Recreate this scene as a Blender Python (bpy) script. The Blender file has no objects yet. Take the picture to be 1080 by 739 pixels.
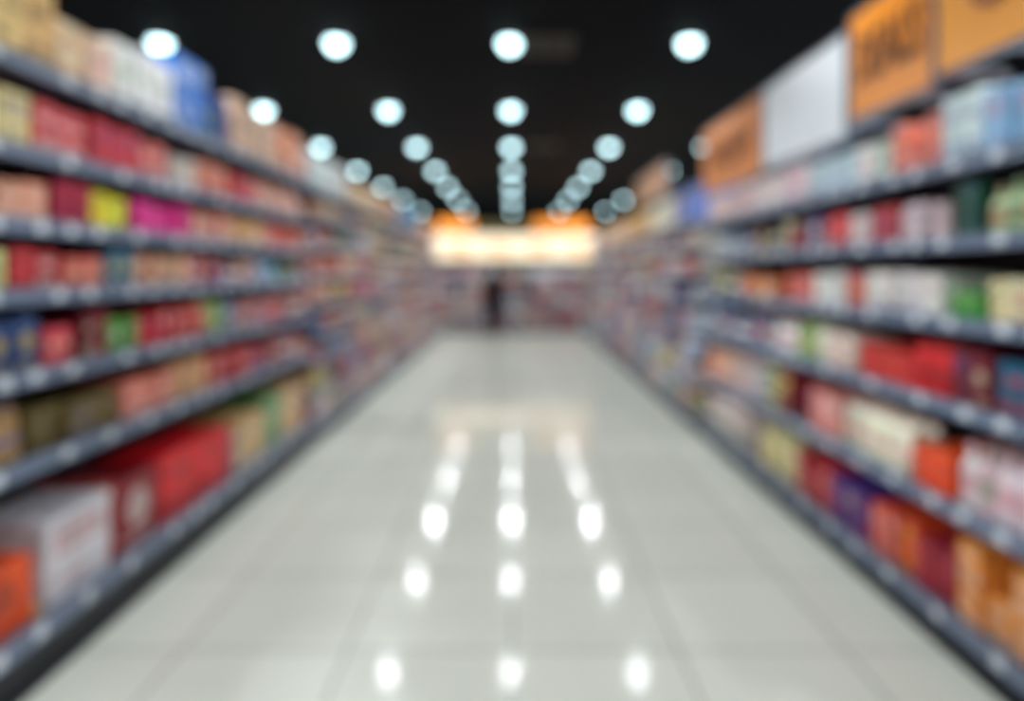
import bpy, math, random
from mathutils import Vector
random.seed(11)
HW=1.854; CAMH=1.65; CEIL=3.77
scene=bpy.context.scene
scene.view_settings.view_transform='Standard'
scene.view_settings.look='None'
scene.view_settings.exposure=0.0

def lin(c):
    return tuple(((v/255)/12.92 if v/255<=0.04045 else (((v/255)+0.055)/1.055)**2.4) for v in c)
def link(o,parent=None):
    scene.collection.objects.link(o)
    if parent: o.parent=parent
    return o
def empty(name,loc=(0,0,0)):
    e=bpy.data.objects.new(name,None); e.location=loc; e.empty_display_size=.2
    return link(e)

# ---------- materials
def mat(name,rgb,rough=.5,metal=0,emit=None,es=0,noise=0,nscale=8,spec=.5):
    m=bpy.data.materials.new(name); m.use_nodes=True
    nt=m.node_tree; b=nt.nodes['Principled BSDF']
    c=lin(rgb)
    b.inputs['Base Color'].default_value=(*c,1)
    b.inputs['Roughness'].default_value=rough
    b.inputs['Metallic'].default_value=metal
    b.inputs['Specular IOR Level'].default_value=spec
    if noise:
        tc=nt.nodes.new('ShaderNodeTexCoord'); n=nt.nodes.new('ShaderNodeTexNoise')
        n.inputs['Scale'].default_value=nscale
        r=nt.nodes.new('ShaderNodeMix'); r.data_type='RGBA'
        r.inputs[6].default_value=(*[v*(1-noise) for v in c],1)
        r.inputs[7].default_value=(*[min(1,v*(1+noise)) for v in c],1)
        nt.links.new(tc.outputs['Object'],n.inputs['Vector'])
        nt.links.new(n.outputs['Fac'],r.inputs[0]); nt.links.new(r.outputs[2],b.inputs['Base Color'])
    if emit:
        b.inputs['Emission Color'].default_value=(*lin(emit),1); b.inputs['Emission Strength'].default_value=es
    return m
def mat_print(name,rough):
    m=bpy.data.materials.new(name); m.use_nodes=True
    nt=m.node_tree; b=nt.nodes['Principled BSDF']
    a=nt.nodes.new('ShaderNodeAttribute'); a.attribute_name='Col'
    tc=nt.nodes.new('ShaderNodeTexCoord'); n=nt.nodes.new('ShaderNodeTexNoise'); n.inputs['Scale'].default_value=16
    mr=nt.nodes.new('ShaderNodeMapRange'); mr.inputs[1].default_value=.3; mr.inputs[2].default_value=.7
    mr.inputs[3].default_value=.72; mr.inputs[4].default_value=1.14
    mx=nt.nodes.new('ShaderNodeMix'); mx.data_type='RGBA'; mx.blend_type='MULTIPLY'; mx.inputs[0].default_value=1
    nt.links.new(tc.outputs['Object'],n.inputs['Vector']); nt.links.new(n.outputs['Fac'],mr.inputs[0])
    nt.links.new(a.outputs['Color'],mx.inputs[6]); nt.links.new(mr.outputs[0],mx.inputs[7])
    nt.links.new(mx.outputs[2],b.inputs['Base Color'])
    b.inputs['Roughness'].default_value=rough
    return m
M_print={'carton':mat_print('printed_cardboard',.42),'bottle':mat_print('printed_plastic',.22),
         'can':mat_print('printed_tin',.3),'pouch':mat_print('printed_film',.3)}
M_shelf=mat('shelf_enamel',(98,107,124),.4,noise=.08)
M_rail=mat('price_rail_plastic',(116,130,154),.3,noise=.08)
M_back=mat('shelf_back_panel',(40,32,35),.6,noise=.15)
M_kick=mat('kick_plate',(24,27,34),.45,noise=.1)
M_tag=mat('price_tag_paper',(225,232,242),.5,noise=.05)
M_black=mat('black_paint',(6,9,16),.8,noise=.2,spec=.1)
M_wall=mat('charcoal_wall',(7,9,15),.85,noise=.2,spec=.1)
M_vent=mat('vent_metal',(58,52,46),.6,noise=.1)
M_ring=mat('lamp_ring',(40,42,46),.4)
M_lamp=mat('lamp_diffuser',(255,255,255),.4,emit=(196,236,243),es=7.5)

# floor
def floor_mat():
    m=bpy.data.materials.new('polished_tiles'); m.use_nodes=True
    nt=m.node_tree; b=nt.nodes['Principled BSDF']
    tc=nt.nodes.new('ShaderNodeTexCoord')
    br=nt.nodes.new('ShaderNodeTexBrick'); br.offset=0; br.squash=1
    br.inputs['Scale'].default_value=1; br.inputs['Brick Width'].default_value=.72; br.inputs['Row Height'].default_value=.72
    br.inputs['Mortar Size'].default_value=.005; br.inputs['Mortar Smooth'].default_value=.1
    br.inputs['Color1'].default_value=(*lin((238,239,228)),1); br.inputs['Color2'].default_value=(*lin((232,233,222)),1)
    br.inputs['Mortar'].default_value=(*lin((145,149,143)),1)
    n=nt.nodes.new('ShaderNodeTexNoise'); n.inputs['Scale'].default_value=1.3; n.inputs['Detail'].default_value=5
    mr=nt.nodes.new('ShaderNodeMapRange'); mr.inputs[3].default_value=.93; mr.inputs[4].default_value=1.04
    mx=nt.nodes.new('ShaderNodeMix'); mx.data_type='RGBA'; mx.blend_type='MULTIPLY'; mx.inputs[0].default_value=1
    nt.links.new(tc.outputs['Object'],br.inputs['Vector']); nt.links.new(tc.outputs['Object'],n.inputs['Vector'])
    nt.links.new(n.outputs['Fac'],mr.inputs[0]); nt.links.new(br.outputs['Color'],mx.inputs[6]); nt.links.new(mr.outputs[0],mx.inputs[7])
    nt.links.new(mx.outputs[2],b.inputs['Base Color'])
    b.inputs['Roughness'].default_value=.1; b.inputs['IOR'].default_value=1.17
    return m

# ---------- mesh builder
class MB:
    def __init__(s): s.v=[]; s.f=[]; s.c=[]
    def box(s,a,b,col=(1,1,1)):
        x0,x1=sorted((a[0],b[0])); y0,y1=sorted((a[1],b[1])); z0,z1=sorted((a[2],b[2]))
        i=len(s.v)
        s.v+=[(x0,y0,z0),(x1,y0,z0),(x1,y1,z0),(x0,y1,z0),(x0,y0,z1),(x1,y0,z1),(x1,y1,z1),(x0,y1,z1)]
        s.f+=[(i,i+3,i+2,i+1),(i+4,i+5,i+6,i+7),(i,i+1,i+5,i+4),(i+1,i+2,i+6,i+5),(i+2,i+3,i+7,i+6),(i+3,i,i+4,i+7)]
        s.c+=[col]*6
    def loft(s,T,rings):
        base=len(s.v); n=len(rings[0][0])
        for pts,z,c in rings:
            for u,d in pts: s.v.append(T(u,d,z))
        for k in range(len(rings)-1):
            for j in range(n):
                a=base+k*n+j; b=base+k*n+(j+1)%n
                s.f.append((a,b,b+n,a+n)); s.c.append(rings[k][2])
        s.f.append(tuple(base+j for j in range(n))[::-1]); s.c.append(rings[0][2])
        s.f.append(tuple(base+(len(rings)-1)*n+j for j in range(n))); s.c.append(rings[-1][2])
    def quad(s,T,u0,u1,z0,z1,d,col):
        i=len(s.v); s.v+=[T(u0,d,z0),T(u1,d,z0),T(u1,d,z1),T(u0,d,z1)]
        s.f.append((i,i+1,i+2,i+3)); s.c.append(col)
    def obj(s,name,m,parent=None,smooth=False):
        me=bpy.data.meshes.new(name); me.from_pydata(s.v,[],s.f)
        at=me.color_attributes.new('Col','FLOAT_COLOR','CORNER')
        buf=[]
        for f,c in zip(s.f,s.c):
            buf+=[c[0],c[1],c[2],1.0]*len(f)
        at.data.foreach_set('color',buf)
        me.materials.append(m)
        if smooth:
            for p in me.polygons: p.use_smooth=True
        me.update()
        o=bpy.data.objects.new(name,me)
        return link(o,parent)

def circ(r,cu,cd,n=12,sq=1): return [(cu+r*math.cos(2*math.pi*k/n),cd+r*sq*math.sin(2*math.pi*k/n)) for k in range(n)]
def oct_(u0,u1,d0,d1,c): return [(u0+c,d0),(u1-c,d0),(u1,d0+c),(u1,d1-c),(u1-c,d1),(u0+c,d1),(u0,d1-c),(u0,d0+c)]
def shade(c,k): return tuple(min(.95,v*k) for v in c)
def jit(c,a=.12):
    k=1+random.uniform(-a,a); return tuple(max(.004,min(.92,v*k*(1+random.uniform(-a,a)*.5))) for v in c)
WHITE=lin((240,240,235)); CREAM=lin((240,225,190)); DARK=lin((50,35,40)); YEL=lin((240,205,60)); REDC=lin((205,40,45)); BLUEC=lin((50,90,160))

def scheme(col,sub=False):
    lum=sum(col)/3
    acc=random.choice([WHITE,CREAM,WHITE,YEL,REDC,BLUEC,DARK]) if lum<.5 else random.choice([REDC,BLUEC,DARK,lin((90,150,90)),lin((230,140,60)),lin((220,120,140))])
    if sub: acc=tuple(a*.5+c*.5 for a,c in zip(acc,col))
    return (col,acc,random.random())
def p_carton(mb,T,u,w,z,h,dep,sc):
    col,acc,r=sc; c=min(.004,w*.05)
    o0=oct_(u,u+w,0,dep,c); oi=oct_(u+c,u+w-c,c,dep-c,c)
    mb.loft(T,[(oi,z,col),(o0,z+c,col),(o0,z+h-c,col),(oi,z+h,shade(col,1.05))])
    e=-.0015
    if r<.4:
        mb.quad(T,u+w*.14,u+w*.86,z+h*.55,z+h*.82,e,acc)
        mb.quad(T,u+w*.2,u+w*.8,z+h*.62,z+h*.7,e*1.6,col)
        mb.quad(T,u+w*.2,u+w*.6,z+h*.2,z+h*.26,e,acc)
    elif r<.75:
        mb.quad(T,u+c,u+w-c,z+h*.08,z+h*.3,e,acc)
        mb.quad(T,u+w*.2,u+w*.8,z+h*.6,z+h*.75,e,acc)
        mb.quad(T,u+w*.3,u+w*.7,z+h*.14,z+h*.2,e*1.6,col)
    else:
        i=len(mb.v)
        pts=circ(min(w,h)*.28,u+w/2,z+h*.55,14)
        mb.v+=[T(a,e,b) for a,b in pts]; mb.f.append(tuple(range(i,i+14))); mb.c.append(acc)
        mb.quad(T,u+w*.15,u+w*.85,z+h*.08,z+h*.16,e,acc)
def p_bottle(mb,T,u,w,z,h,dep,sc):
    col,acc,r=sc; R=w*.47; cu=u+w/2
    nrow=max(1,int(dep/w)); nrow=min(nrow,3)
    for k in range(nrow):
        cd=R+k*w
        prof=[(R*.9,0,col),(R,.03,col),(R,.2,col),(R*1.01,.22,acc),(R*1.01,.55,col),(R,.58,col),(R*.85,.7,col),(R*.42,.82,col),(R*.38,.87,acc),(R*.45,.88,acc),(R*.45,1.0,acc)]
        mb.loft(T,[(circ(a,cu,cd,10),z+h*b,c) for a,b,c in prof])
def p_can(mb,T,u,w,z,h,dep,sc):
    col,acc,r=sc; R=w*.48; cu=u+w/2; g=(.55,.55,.57)
    for k in range(min(3,max(1,int(dep/w)))):
        cd=R+k*w
        prof=[(R*.94,0,g),(R,.03,g),(R*.97,.06,col),(R*.97,.3,acc),(R*.97,.62,col),(R*.97,.93,g),(R,.97,g),(R*.93,1,g)]
        mb.loft(T,[(circ(a,cu,cd,12),z+h*b,c) for a,b,c in prof])
def p_pouch(mb,T,u,w,z,h,dep,sc):
    col,acc,r=sc
    t=min(.1,dep*.4)
    for k in range(2):
        d0=k*t*1.1; cd=d0+t/2
        def el(fw,ft): return [(u+w/2+fw*w/2*max(-1,min(1,1.25*math.cos(a))),cd+ft*t/2*max(-1,min(1,1.25*math.sin(a)))) for a in [2*math.pi*j/12 for j in range(12)]]
        mb.loft(T,[(el(.9,.75),z,col),(el(.97,1),z+h*.08,col),(el(.98,.95),z+h*.3,acc),(el(.96,.85),z+h*.5,col),(el(.95,.6),z+h*.8,col),(el(.96,.12),z+h*.92,acc),(el(.97,.08),z+h,acc)])
PF={'carton':p_carton,'bottle':p_bottle,'can':p_can,'pouch':p_pouch}
GN={'carton':'grocery_cartons','bottle':'product_bottles','can':'canned_goods','pouch':'snack_pouches'}

def fill(mbs,T,a,b,z,clear,dep,col,kind=None,hf=None,w=None,sub=False):
    """stock one stretch of shelf a..b with the same product line"""
    kind=kind or random.choices(['carton','bottle','can','pouch'],[.6,.14,.12,.14])[0]
    if w is None: w={'carton':random.uniform(.09,.2),'bottle':random.uniform(.065,.09),'can':random.uniform(.075,.1),'pouch':random.uniform(.12,.18)}[kind]
    n=max(1,round((b-a)/(w+.006))); w=(b-a)/n-.006
    hf=hf or random.uniform(.55,.85); h=clear*hf
    lay=1
    if kind=='can': lay=max(1,int(h/(w*1.25)))
    elif kind=='carton' and h>w*2.1 and random.random()<.7: lay=2
    elif kind=='pouch' and h>w*2: lay=1; h=w*1.8
    sc=scheme(jit(col,.05 if sub else .12),sub)
    for i in range(n):
        g=random.uniform(.003,.012)
        u=a+i*(w+.006)+g/2; d0=random.uniform(0,.035)
        TT=lambda uu,dd,zz,d0=d0:T(uu,dd+d0,zz)
        ll=lay if random.random()>.12 else max(1,lay-1)
        if random.random()<.22: s2=scheme(jit(col,.25),sub)
        else: s2=(jit(sc[0],.08),sc[1],sc[2])
        hh=h*random.uniform(.9,1.0) if lay==1 else h
        for k in range(ll):
            PF[kind](mbs[kind],TT,u,w+.006-g,z+.001+k*hh/lay,hh/lay-.001,dep-.045,s2)

PAL_L=[(225,95,95),(205,50,62),(238,155,138),(240,190,158),(245,238,230),(228,75,122),(228,208,158),(150,35,55),(240,125,90),(85,140,92),(65,105,165),(240,212,110),(242,222,210),(110,75,65),(218,178,145),(232,130,130),(240,240,240),(90,60,60),(150,195,225)]
PAL_R=[(245,240,238),(248,246,244),(235,210,206),(212,60,62),(238,130,75),(228,218,195),(110,140,180),(150,42,60),(244,198,168),(80,68,128),(55,115,108),(236,228,160),(205,112,126),(232,240,246),(110,80,75),(205,222,238),(70,105,158)]
def rfill(mbs,T,a,b,z,clear,dep,pal,top=False,big=1):
    y=a
    while y<b-.02:
        L=min(random.choice([.16,.22,.3,.4,.5])*big,b-y)
        if b-y-L<.1: L=b-y
        if random.random()>.04:
            fill(mbs,T,y,y+L,z,clear,dep,lin(random.choice(pal)),hf=None)
        y+=L

def make_T(side):
    if side=='L': return lambda u,d,z:(-HW-.04-d,u,z)
    if side=='R': return lambda u,d,z:(HW+.04+d,u,z)
    return lambda u,d,z:(u,BY+.04+d,z)
BY=17.5
def wbox(mb,T,u0,u1,d0,d1,z0,z1,c=(1,1,1)):
    mb.box(T(u0,d0-.04,z0),T(u1,d1-.04,z1),c)

def gondola(name,side,a,b,levels,top,dep=.5,bay=1.25):
    T=make_T(side); root=empty(name)
    fr=MB(); sh=MB(); ra=MB(); tg=MB(); kk=MB()
    base=levels[0]
    wbox(fr,T,a,b,dep,dep+.03,base,top)
    n=max(1,round((b-a)/bay)); L=(b-a)/n
    for i in range(n+1):
        u=a+i*L
        wbox(sh,T,max(a,u-.02),min(b,u+.02),dep-.035,dep-.001,.02,top+.02)
    wbox(kk,T,a,b,.05,dep,0,base-.05)
    wbox(kk,T,a,b,.02,.05,.0,.03)
    for z in levels:
        t=.028
        for i in range(n):
            u0=a+i*L+.004; u1=a+(i+1)*L-.004
            wbox(sh,T,u0,u1,.012,dep-.04,z-t,z)
            hgt=.062 if z!=base else .075
            wbox(ra,T,u0,u1,0,.012,z-hgt+.012,z+.012)
            wbox(ra,T,u0,u1,-.008,0,z-hgt+.012,z-hgt+.018)
            wbox(ra,T,u0,u1,-.008,0,z+.006,z+.012)
            if z!=base:
                for uu in (u0+.002,u1-.006):
                    wbox(sh,T,uu,uu+.004,.15,dep-.04,z-t-.06,z-t)
            u=u0+random.uniform(.03,.12)
            while u<u1-.08:
                wbox(tg,T,u,u+.06,-.0035,-.0005,z-hgt+.022,z+.003)
                u+=random.uniform(.16,.42)
    fr.obj('back_panel',M_back,root); sh.obj('shelf_boards',M_shelf,root); ra.obj('price_rails',M_rail,root)
    tg.obj('price_tags',M_tag,root); kk.obj('kick_plate',M_kick,root)
    return root,T
def newmbs(): return {k:MB() for k in PF}
def flush(mbs):
    for k,mb in mbs.items():
        if mb.v: mb.obj(GN[k],M_print[k])

# ---------------- LEFT near run
LL=[.26,.912,1.255,1.571,1.839,2.12,2.457]
gondola('supermarket_shelving','L',1.0,6.12,LL,2.55)
T=make_T('L'); m=newmbs()
def stock(segs,z,clear,start,end,pal,dep=.4):
    y=start
    for (a,b,c,k,hf,w) in segs:
        if a>y+.03: rfill(m,T,y,a-.01,z,clear,dep,pal)
        fill(m,T,a,b-.012,z,clear,dep,lin(c),k,hf,w,True); y=b
    if y<end: rfill(m,T,y,end,z,clear,dep,pal)
C='carton';B='bottle';P='pouch';K='can'
E=6.08
stock([(1.7,2.38,(250,195,105),C,.98,.22),(2.38,2.78,(252,205,130),C,.9,.2),(2.8,3.17,(245,212,185),C,.74,.16),(3.2,3.75,(246,245,235),C,.88,.18),(3.78,4.2,(5,120,215),C,1.18,.25),(4.24,4.45,(30,60,130),C,.9,.18),(4.5,5.3,(242,198,168),C,1.05,.22),(5.3,6.05,(232,160,125),C,1.0,.2)],LL[6],.38,1.1,E,PAL_L)
stock([(2.1,2.62,(248,222,160),C,.85,.14),(2.64,3.0,(235,80,85),C,.8,.12),(3.0,3.4,(225,45,60),C,.85,.13),(3.42,3.7,(242,112,105),C,.8,.12),(3.7,4.0,(235,220,210),C,.7,.1),(4.0,4.5,(245,160,135),C,.8,.12),(4.5,4.9,(225,75,80),C,.7,.12),(4.9,6.05,(232,145,115),P,.85,.14)],LL[5],.27,1.1,E,PAL_L)
stock([(2.0,2.75,(240,165,130),C,.74,.13),(2.77,3.0,(180,12,70),C,.93,.11),(3.02,3.3,(252,220,40),C,.8,.14),(3.33,3.9,(252,45,150),C,.8,.13),(3.92,4.5,(215,130,110),C,.8,.12),(4.5,5.2,(228,172,130),C,.75,.11),(5.2,6.0,(215,80,85),C,.8,.13)],LL[4],.22,1.1,E,PAL_L)
stock([(2.1,2.5,(215,212,140),C,.75,.12),(2.52,2.8,(205,50,60),C,.8,.12),(2.8,3.08,(220,90,75),C,.7,.12),(3.1,3.35,(50,110,140),C,.9,.11),(3.37,3.9,(228,175,140),C,.75,.12),(3.9,4.3,(205,75,75),B,.9,.08)],LL[3],.21,1.1,E,PAL_L)
stock([(2.0,2.4,(45,65,115),C,.92,.16),(2.4,2.68,(50,75,125),C,.88,.14),(2.7,2.9,(232,75,90),C,.65,.1),(2.92,3.13,(110,18,38),C,.9,.1),(3.15,3.4,(95,170,70),C,.7,.12),(3.4,3.6,(215,40,48),C,.65,.1),(3.6,4.1,(210,50,55),C,.75,.12),(4.1,4.4,(120,165,75),P,.85,.14)],LL[2],.25,1.1,E,PAL_L)
stock([(2.0,2.62,(175,138,92),P,.8,.18),(2.64,3.22,(118,98,50),C,.65,.2),(3.25,3.7,(238,130,112),C,.68,.14),(3.72,4.2,(228,180,130),C,.75,.13),(4.2,4.8,(195,40,45),C,.75,.13)],LL[1],.28,1.1,E,PAL_L)
stock([(1.9,2.3,(250,75,15),C,.5,.4),(2.3,2.66,(250,80,18),C,.5,.36),(2.7,3.15,(240,240,236),C,.68,.45),(3.2,3.6,(150,18,35),C,.66,.4),(3.62,4.5,(235,15,32),C,.68,.42),(4.55,5.1,(228,185,130),C,.65,.22),(5.1,5.5,(100,155,85),C,.72,.2),(5.5,6.0,(238,195,150),C,.7,.2)],LL[0],.55,1.1,E,PAL_L)
flush(m)
# ---------------- LEFT far run
LF=[.2,.5,.78,1.06,1.34,1.62,1.9,2.18,2.42]
gondola('supermarket_shelving','L',6.2,16.5,LF,2.5)
m=newmbs()
for i,z in enumerate(LF[:-1]): rfill(m,T,6.25,16.45,z,LF[i+1]-z-.05,.4,PAL_L)
stock([(6.2,7.6,(232,240,252),C,.95,.24),(7.6,9.4,(242,205,165),C,.75,.2),(9.4,11.,(228,178,140),C,.8,.2),(11,13.6,(70,150,200),C,.8,.22),(13.6,15.2,(235,175,100),C,.7,.22)],LF[-1],.4,6.2,16.45,PAL_L)
flush(m)
# ---------------- RIGHT near run
RL=[.18,.654,1.084,1.444,1.787,2.113]
gondola('supermarket_shelving','R',1.0,6.6,RL,2.34)
T=make_T('R'); m=newmbs(); E=6.55
stock([(1.9,2.4,(205,228,248),C,.9,.2),(2.4,2.7,(150,195,232),C,.8,.15),(2.7,2.96,(222,236,248),C,.9,.14),(2.98,3.36,(245,140,112),C,.75,.14),(3.38,3.7,(246,244,242),C,.66,.14),(3.7,4.3,(210,228,246),C,.68,.13),(4.3,5.2,(246,228,228),C,.72,.14),(5.2,6.5,(242,208,208),C,.72,.14)],RL[5],.34,1.1,E,PAL_R)
stock([(2.0,2.7,(212,232,180),B,.82,.09),(2.72,2.92,(15,80,58),C,.9,.1),(2.94,3.3,(228,205,205),C,.7,.11),(3.3,3.55,(200,60,65),C,.75,.11),(3.55,3.8,(225,215,215),C,.7,.1),(3.8,4.1,(215,70,75),C,.75,.11)],RL[4],.26,1.1,E,PAL_R)
stock([(2.0,2.7,(238,225,185),C,.68,.14),(2.72,2.92,(50,165,50),C,.85,.1),(2.94,3.6,(244,236,234),C,.75,.12),(3.6,3.85,(205,90,100),C,.7,.1),(3.85,4.2,(242,240,238),C,.75,.12),(4.2,4.6,(228,105,95),C,.7,.1)],RL[3],.27,1.1,E,PAL_R)
stock([(2.0,2.62,(20,95,125),C,.8,.2),(2.64,2.9,(115,18,36),C,.85,.12),(2.9,3.2,(220,35,40),P,.85,.14),(3.2,3.7,(228,60,52),C,.6,.14),(3.7,4.2,(245,232,210),C,.72,.12),(4.2,4.5,(130,172,85),B,.85,.08)],RL[2],.29,1.1,E,PAL_R)
stock([(2.0,2.45,(246,232,235),C,.78,.14),(2.45,2.85,(244,224,230),B,.82,.1),(2.87,3.17,(250,85,30),C,.55,.13),(3.2,3.9,(244,236,212),P,.75,.15),(3.9,4.3,(236,150,140),C,.7,.12)],RL[1],.36,1.1,E,PAL_R)
stock([(2.0,2.4,(250,130,45),C,.8,.14),(2.4,2.85,(250,150,65),C,.82,.13),(2.88,3.15,(180,40,65),C,.55,.12),(3.17,3.55,(240,80,38),C,.6,.13),(3.57,4.0,(80,45,130),C,.65,.12),(4.0,4.5,(205,35,55),C,.65,.12),(4.5,5.2,(244,230,172),C,.7,.12)],RL[0],.41,1.1,E,PAL_R)
flush(m)
RF=[.18,.48,.78,1.06,1.34,1.62,1.9,2.16]
gondola('supermarket_shelving','R',6.7,16.5,RF,2.3)
m=newmbs()
for i,z in enumerate(RF[:-1]): rfill(m,T,6.75,16.45,z,RF[i+1]-z-.05,.4,PAL_R)
stock([(6.75,7.8,(90,130,220),C,.95,.22),(7.8,9.2,(245,232,210),C,.9,.22),(9.2,11,(235,185,115),C,.9,.22),(11,14,(245,205,170),C,.9,.22)],RF[-1],.4,6.75,16.45,PAL_R)
flush(m)
# ---------------- END fixture facing the aisle
EL=[.16,.44,.72,1.0,1.28,1.55]
gondola('end_of_aisle_shelving','E',-3.2,3.2,EL,1.84,bay=1.07)
T=make_T('E'); m=newmbs()
PAL_E=[(240,130,130),(246,205,200),(225,65,78),(248,240,235),(235,150,140),(200,55,78),(246,212,178),(215,90,110),(248,243,240)]
for i,z in enumerate(EL): rfill(m,T,-3.15,3.15,z,.25,.4,PAL_E)
flush(m)
hd=empty('illuminated_header_sign')
b=MB(); b.box((-3.2,17.52,1.86),(3.2,18.05,2.66)); b.obj('sign_cabinet',mat('header_cabinet',(90,70,50),.5,noise=.1),hd)
b=MB(); b.box((-3.1,17.49,1.93),(3.1,17.52,2.6)); b.obj('lit_panel',mat('header_lit_panel',(255,235,205),.4,emit=(255,226,188),es=.5,noise=.05),hd)
b=MB()
for i in range(6): 
    x=-2.7+i*1.05
    b.box((x,17.475,2.1),(x+.5,17.49,2.22)); b.box((x,17.475,2.3),(x+.35,17.49,2.36))
b.obj('panel_graphics',mat('header_graphics',(240,170,100),.5,emit=(240,170,100),es=.3),hd)
M_or=mat('orange_lit_acrylic',(250,150,50),.4,emit=(250,150,50),es=.6,noise=.08)
b=MB(); b.box((-2.0,17.5,2.68),(-1.05,17.6,3.0)); b.box((.55,17.5,2.68),(2.0,17.6,3.0)); b.obj('orange_toppers',M_or,hd)
b=MB(); b.box((-1.0,17.52,2.68),(.5,17.6,2.92)); b.obj('topper_plain',mat('olive_topper',(90,80,40),.5,noise=.1),hd)

# ---------------- header signs on right run
def sign(name,y0,y1,z0,z1,rgb,text,trgb,em=.0):
    r=empty(name)
    xf=HW+.04
    b=MB(); b.box((xf,y0,z0),(xf+.05,y1,z1)); b.obj('sign_board',mat(name+'_face',rgb,.4,noise=.06,nscale=3,emit=rgb,es=em),r)
    b=MB(); e=.014
    for (ya,yb,za,zb) in ((y0-e,y1+e,z0-e,z0),(y0-e,y1+e,z1,z1+e),(y0-e,y0,z0,z1),(y1,y1+e,z0,z1)): b.box((xf-.006,ya,za),(xf+.056,yb,zb))
    for yy in (y0+.12,y1-.15): b.box((xf+.44,yy,2.1),(xf+.455,yy+.03,z0+.1)); b.box((xf+.05,yy,z0+.07),(xf+.455,yy+.03,z0+.1))
    b.obj('sign_frame_and_posts',M_shelf,r)
    if text:
        cu=bpy.data.curves.new('lettering','FONT'); cu.body=text; cu.size=(z1-z0)*.62; cu.extrude=.004; cu.offset=.006
        cu.align_x='CENTER'; cu.align_y='CENTER'
        o=bpy.data.objects.new('lettering',cu); link(o,r)
        o.location=(xf-.006,(y0+y1)/2,(z0+z1)/2); o.rotation_euler=(math.pi/2,0,-math.pi/2)
        w=len(text)*cu.size*.6; o.scale=(min(1,(y1-y0)*.85/w),1,1)
        cu.materials.append(mat('lettering_ink',trgb,.5))
sign('aisle_header_sign',1.5,2.96,2.52,3.12,(252,165,60),'OFFER',(165,85,25))
sign('aisle_header_sign',3.0,3.72,2.49,3.06,(240,145,35),'DEALS',(120,65,20))
sign('aisle_header_sign',3.78,5.0,2.42,3.0,(238,243,250),'',(0,0,0))
sign('aisle_header_sign',5.04,6.6,2.4,3.0,(225,135,60),'FRESH',(140,75,30))
sign('aisle_header_sign',8.2,10.2,2.62,3.0,(205,150,110),'',(0,0,0))

# ---------------- room shell
def slab(name,a,b,m_):
    x=MB(); x.box(a,b); return x.obj(name,m_)
slab('floor',(-8,-4,-.1),(8,27,0),floor_mat())
slab('ceiling',(-8,-4,CEIL),(8,27,CEIL+.1),M_black)
slab('wall_back',(-8,27,0),(8,27.1,CEIL),M_wall)
slab('wall_front',(-8,-4.1,0),(8,-4,CEIL),M_wall)
slab('wall_left',(-8.1,-4,0),(-8,27,CEIL),M_wall)
slab('wall_right',(8,-4,0),(8.1,27,CEIL),M_wall)
for (x,y) in ((.3,6.2),(.5,11.2)):
    r=empty('ceiling_vent',(x,y,CEIL)); b=MB()
    w=.26; b.box((-w,-w,-.03),(w,-w+.04,0)); b.box((-w,w-.04,-.03),(w,w,0)); b.box((-w,-w+.04,-.03),(-w+.04,w-.04,0)); b.box((w-.04,-w+.04,-.03),(w,w-.04,0))
    for i in range(8):
        yy=-w+.06+i*.056; b.box((-w+.04,yy,-.025),(w-.04,yy+.03,-.008))
    b.obj('vent_grille',M_vent,r)

# ---------------- downlights: trim ring + domed diffuser + lamp
def lathe(name,prof,m_,n=24,cap=False):
    v=[];f=[]
    for r_,z in prof:
        for k in range(n): v.append((r_*math.cos(2*math.pi*k/n),r_*math.sin(2*math.pi*k/n),z))
    for k in range(len(prof)-1):
        for j in range(n):
            a=k*n+j; c=k*n+(j+1)%n; f.append((a,c,c+n,a+n))
    if cap: f.append(tuple((len(prof)-1)*n+j for j in range(n)))
    me=bpy.data.meshes.new(name); me.from_pydata(v,[],f); me.materials.append(m_)
    for p in me.polygons: p.use_smooth=True
    return me
RM=lathe('trim_ring',[(.125,0),(.125,-.01),(.115,-.016),(.092,-.012)],M_ring)
DM=lathe('diffuser',[(.09*math.cos(t),-.01-.095*math.sin(t)) for t in [math.pi/2*i/7*.99 for i in range(8)]],M_lamp,cap=True)
def beam(e):
    ld=bpy.data.lights.new('downlight_beam','SPOT'); ld.energy=e; ld.spot_size=math.radians(168); ld.spot_blend=.4
    ld.color=(.935,.985,1); ld.shadow_soft_size=.06; return ld
LDi=beam(40); LDo=beam(165); LDf=beam(75)
for y in (-1.52,1.03,3.58,6.13,8.68,11.25,13.9,16.6,19.6,23.4):
    for c in range(-2,3):
        x=c*1.63-(.03 if c==0 else 0)
        r=empty('ceiling_downlight',(x,y,CEIL))
        link(bpy.data.objects.new('trim_ring',RM),r); link(bpy.data.objects.new('diffuser',DM),r)
        l=link(bpy.data.objects.new('lamp',LDo if abs(c)==2 else (LDf if 13<y<15 else LDi)),r); l.location=(0,0,-.17)

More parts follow.
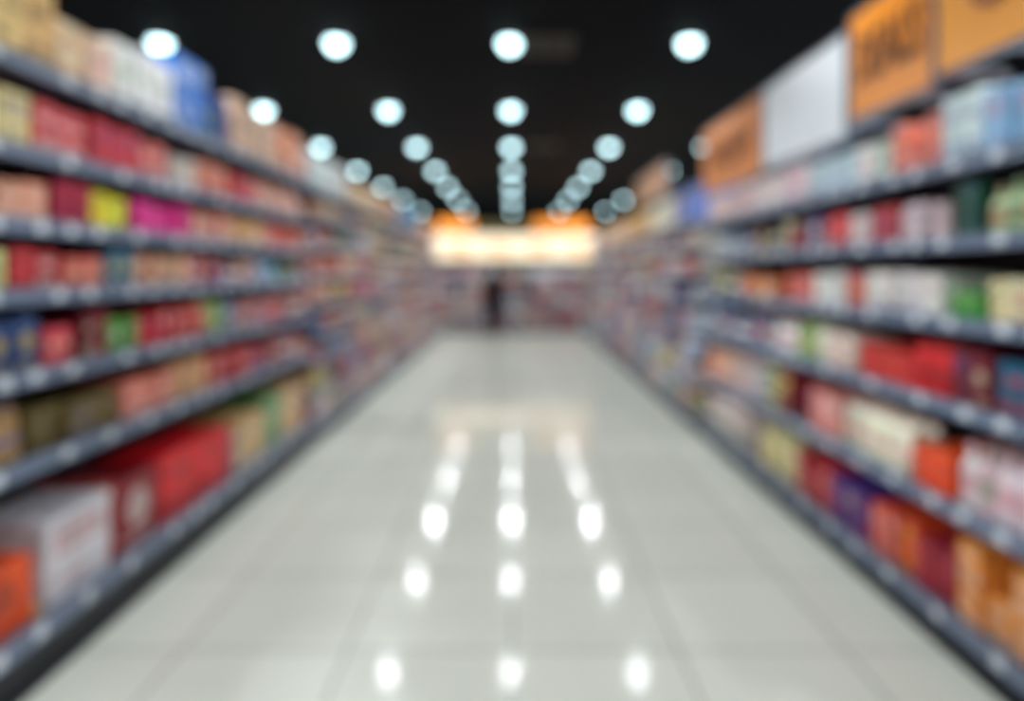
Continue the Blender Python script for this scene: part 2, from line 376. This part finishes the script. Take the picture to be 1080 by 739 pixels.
# ---------------- shopper
def skin(name,verts,edges,radii,root=0,sub=2):
    me=bpy.data.meshes.new(name); me.from_pydata(verts,edges,[])
    o=bpy.data.objects.new(name,me); scene.collection.objects.link(o)
    sm=o.modifiers.new('s','SKIN'); sm.use_smooth_shade=True
    for i,r_ in enumerate(radii):
        sv=me.skin_vertices[0].data[i]; sv.radius=(r_ if isinstance(r_,tuple) else (r_,r_)); sv.use_root=(i==root)
    ss=o.modifiers.new('u','SUBSURF'); ss.levels=sub; ss.render_levels=sub
    dg=bpy.context.evaluated_depsgraph_get(); ev=o.evaluated_get(dg)
    nm=bpy.data.meshes.new_from_object(ev); bpy.data.objects.remove(o)
    for p in nm.polygons: p.use_smooth=True
    return nm
M_skin=mat('skin',(150,105,85),.5); M_coat=mat('navy_coat',(8,10,20),.9,noise=.2,spec=.1); M_tr=mat('dark_trousers',(8,8,13),.9,noise=.2,spec=.1)
M_shoe=mat('black_shoes',(8,8,9),.5,spec=.2); M_hair=mat('dark_hair',(12,10,10),.7,noise=.3,nscale=40,spec=.2); M_eye=mat('eye_dark',(20,15,12),.2); M_lip=mat('lips',(150,80,75),.5)
# seen from behind, looking towards the end shelves
sp=empty('shopper_person',(-.46,16.2,0)); sp.rotation_euler=(0,0,math.radians(165)); sp.scale=(1.05,1.05,1.05)
V=[(0,0,.92),(0,.0,1.08),(0,.005,1.24),(0,.01,1.36),(0,0,1.44),(0,-.01,1.5),(0,-.015,1.58)]
R=[(.16,.12),(.15,.11),(.165,.12),(.13,.095),(.05,.05),(.068,.075),(.07,.085)]
Ed=[(0,1),(1,2),(2,3),(3,4),(4,5),(5,6)]
def chain(start,pts,rs):
    p=start
    for q,r_ in zip(pts,rs):
        V.append(q); R.append(r_); Ed.append((p,len(V)-1)); p=len(V)-1
    return p
for s in (-1,1):
    chain(0,[(s*.09,0,.84),(s*.1,-.02*s,.48),(s*.105,.03*s+.02,.09),(s*.11,-.1+.03*s,.04)],[.1,.072,.054,.04])
    chain(3,[(s*.16,.01,1.36),(s*.215,.02,1.27),(s*.25,.03,1.07),(s*.25,-.05,.86),(s*.245,-.065,.80)],[.07,.06,.052,.036,.026])
body=skin('body',V,Ed,R)
for mm in (M_coat,M_tr,M_shoe,M_skin,M_hair): body.materials.append(mm)
for p in body.polygons:
    c=p.center
    if c.z>1.41: p.material_index=3
    elif c.z<.1: p.material_index=2
    elif abs(c.x)>.2 and c.z<.84: p.material_index=3
    elif c.z<.8: p.material_index=1
    else: p.material_index=0
link(bpy.data.objects.new('body',body),sp)
for s in (-1,1):
    V=[(s*.245,-.066,.80)];R=[(.016,.024)];Ed=[]
    V.append((s*.244,-.072,.765));R.append((.013,.024));Ed.append((0,1))
    nm=skin('palm',V,Ed,R); nm.materials.append(M_skin); link(bpy.data.objects.new('palm',nm),sp)
    for k,(dy,L) in enumerate(((-.03,.068),(-.01,.078),(.01,.073),(.028,.058))):
        vs=[(s*.244,-.072+dy*.7,.765),(s*.242,-.074+dy,.765-L*.4),(s*.235,-.076+dy,.765-L*.75),(s*.225,-.077+dy,.765-L)]
        nm=skin('finger',vs,[(0,1),(1,2),(2,3)],[.009,.0085,.008,.0065],sub=1); nm.materials.append(M_skin); link(bpy.data.objects.new('finger',nm),sp)
    vs=[(s*.241,-.085,.79),(s*.235,-.108,.765),(s*.229,-.118,.74)]
    nm=skin('thumb',vs,[(0,1),(1,2)],[.011,.0095,.0075],sub=1); nm.materials.append(M_skin); link(bpy.data.objects.new('thumb',nm),sp)
b=MB(); I=lambda u,d,z:(u,d,z)
b.loft(I,[(circ(.215,0,0,20,.72),.5,(1,1,1)),(circ(.205,0,0,20,.72),.8,(1,1,1)),(circ(.185,0,0,20,.72),.95,(1,1,1)),(circ(.165,0,0,20,.74),1.08,(1,1,1)),(circ(.175,0,0,20,.74),1.22,(1,1,1))])
b.obj('coat_skirt',M_coat,sp,True)
b=MB(); b.loft(I,[(circ(.095,0,0,16,.9),1.38,(1,1,1)),(circ(.075,0,0,16,.95),1.42,(1,1,1)),(circ(.074,0,-.004,16,.95),1.46,(1,1,1))]) if False else b.loft(I,[(circ(.095,0,0,16,.9),1.38,(1,1,1)),(circ(.075,0,0,16,.95),1.42,(1,1,1)),(circ(.074,0,-.004,16,.95),1.46,(1,1,1))])
b.obj('coat_collar',M_coat,sp,True)
def ell(name,loc,sc,m_,n=16):
    b=MB(); rings=[]
    for i in range(1,n):
        t=math.pi*i/n; rings.append((circ(math.sin(t)*sc[0],loc[0],loc[1],n,sc[1]/sc[0]),loc[2]-math.cos(t)*sc[2],(1,1,1)))
    b.loft(I,rings); return b.obj(name,m_,sp,True)
ell('head',(0,-.012,1.545),(.074,.092,.108),M_skin,20)
ell('hair',(0,.014,1.572),(.088,.096,.1),M_hair,20)
ell('hair_bob',(0,.045,1.51),(.084,.06,.1),M_hair)
ell('nose',(0,-.108,1.535),(.011,.016,.02),M_skin,8)
ell('mouth',(0,-.098,1.497),(.022,.008,.006),M_lip,8)
for s in (-1,1):
    ell('eye',(s*.028,-.095,1.55),(.011,.007,.007),M_eye,8); ell('ear',(s*.075,-.01,1.54),(.01,.018,.028),M_skin,8)

# ---------------- world & camera
w=bpy.data.worlds.new('dim'); scene.world=w; w.use_nodes=True
w.node_tree.nodes['Background'].inputs[0].default_value=(.02,.022,.03,1); w.node_tree.nodes['Background'].inputs[1].default_value=1
cd=bpy.data.cameras.new('camera'); cam=bpy.data.objects.new('camera',cd); scene.collection.objects.link(cam)
cam.location=(0,0,CAMH); cam.rotation_euler=(math.pi/2,0,0)
cd.sensor_width=36; cd.sensor_fit='HORIZONTAL'; cd.lens=700/1080*36
cd.shift_y=-84.5/1080; cd.shift_x=-1/1080
cd.dof.use_dof=True; cd.dof.focus_distance=.5; cd.dof.aperture_fstop=1.2; cd.clip_start=.05
scene.camera=cam
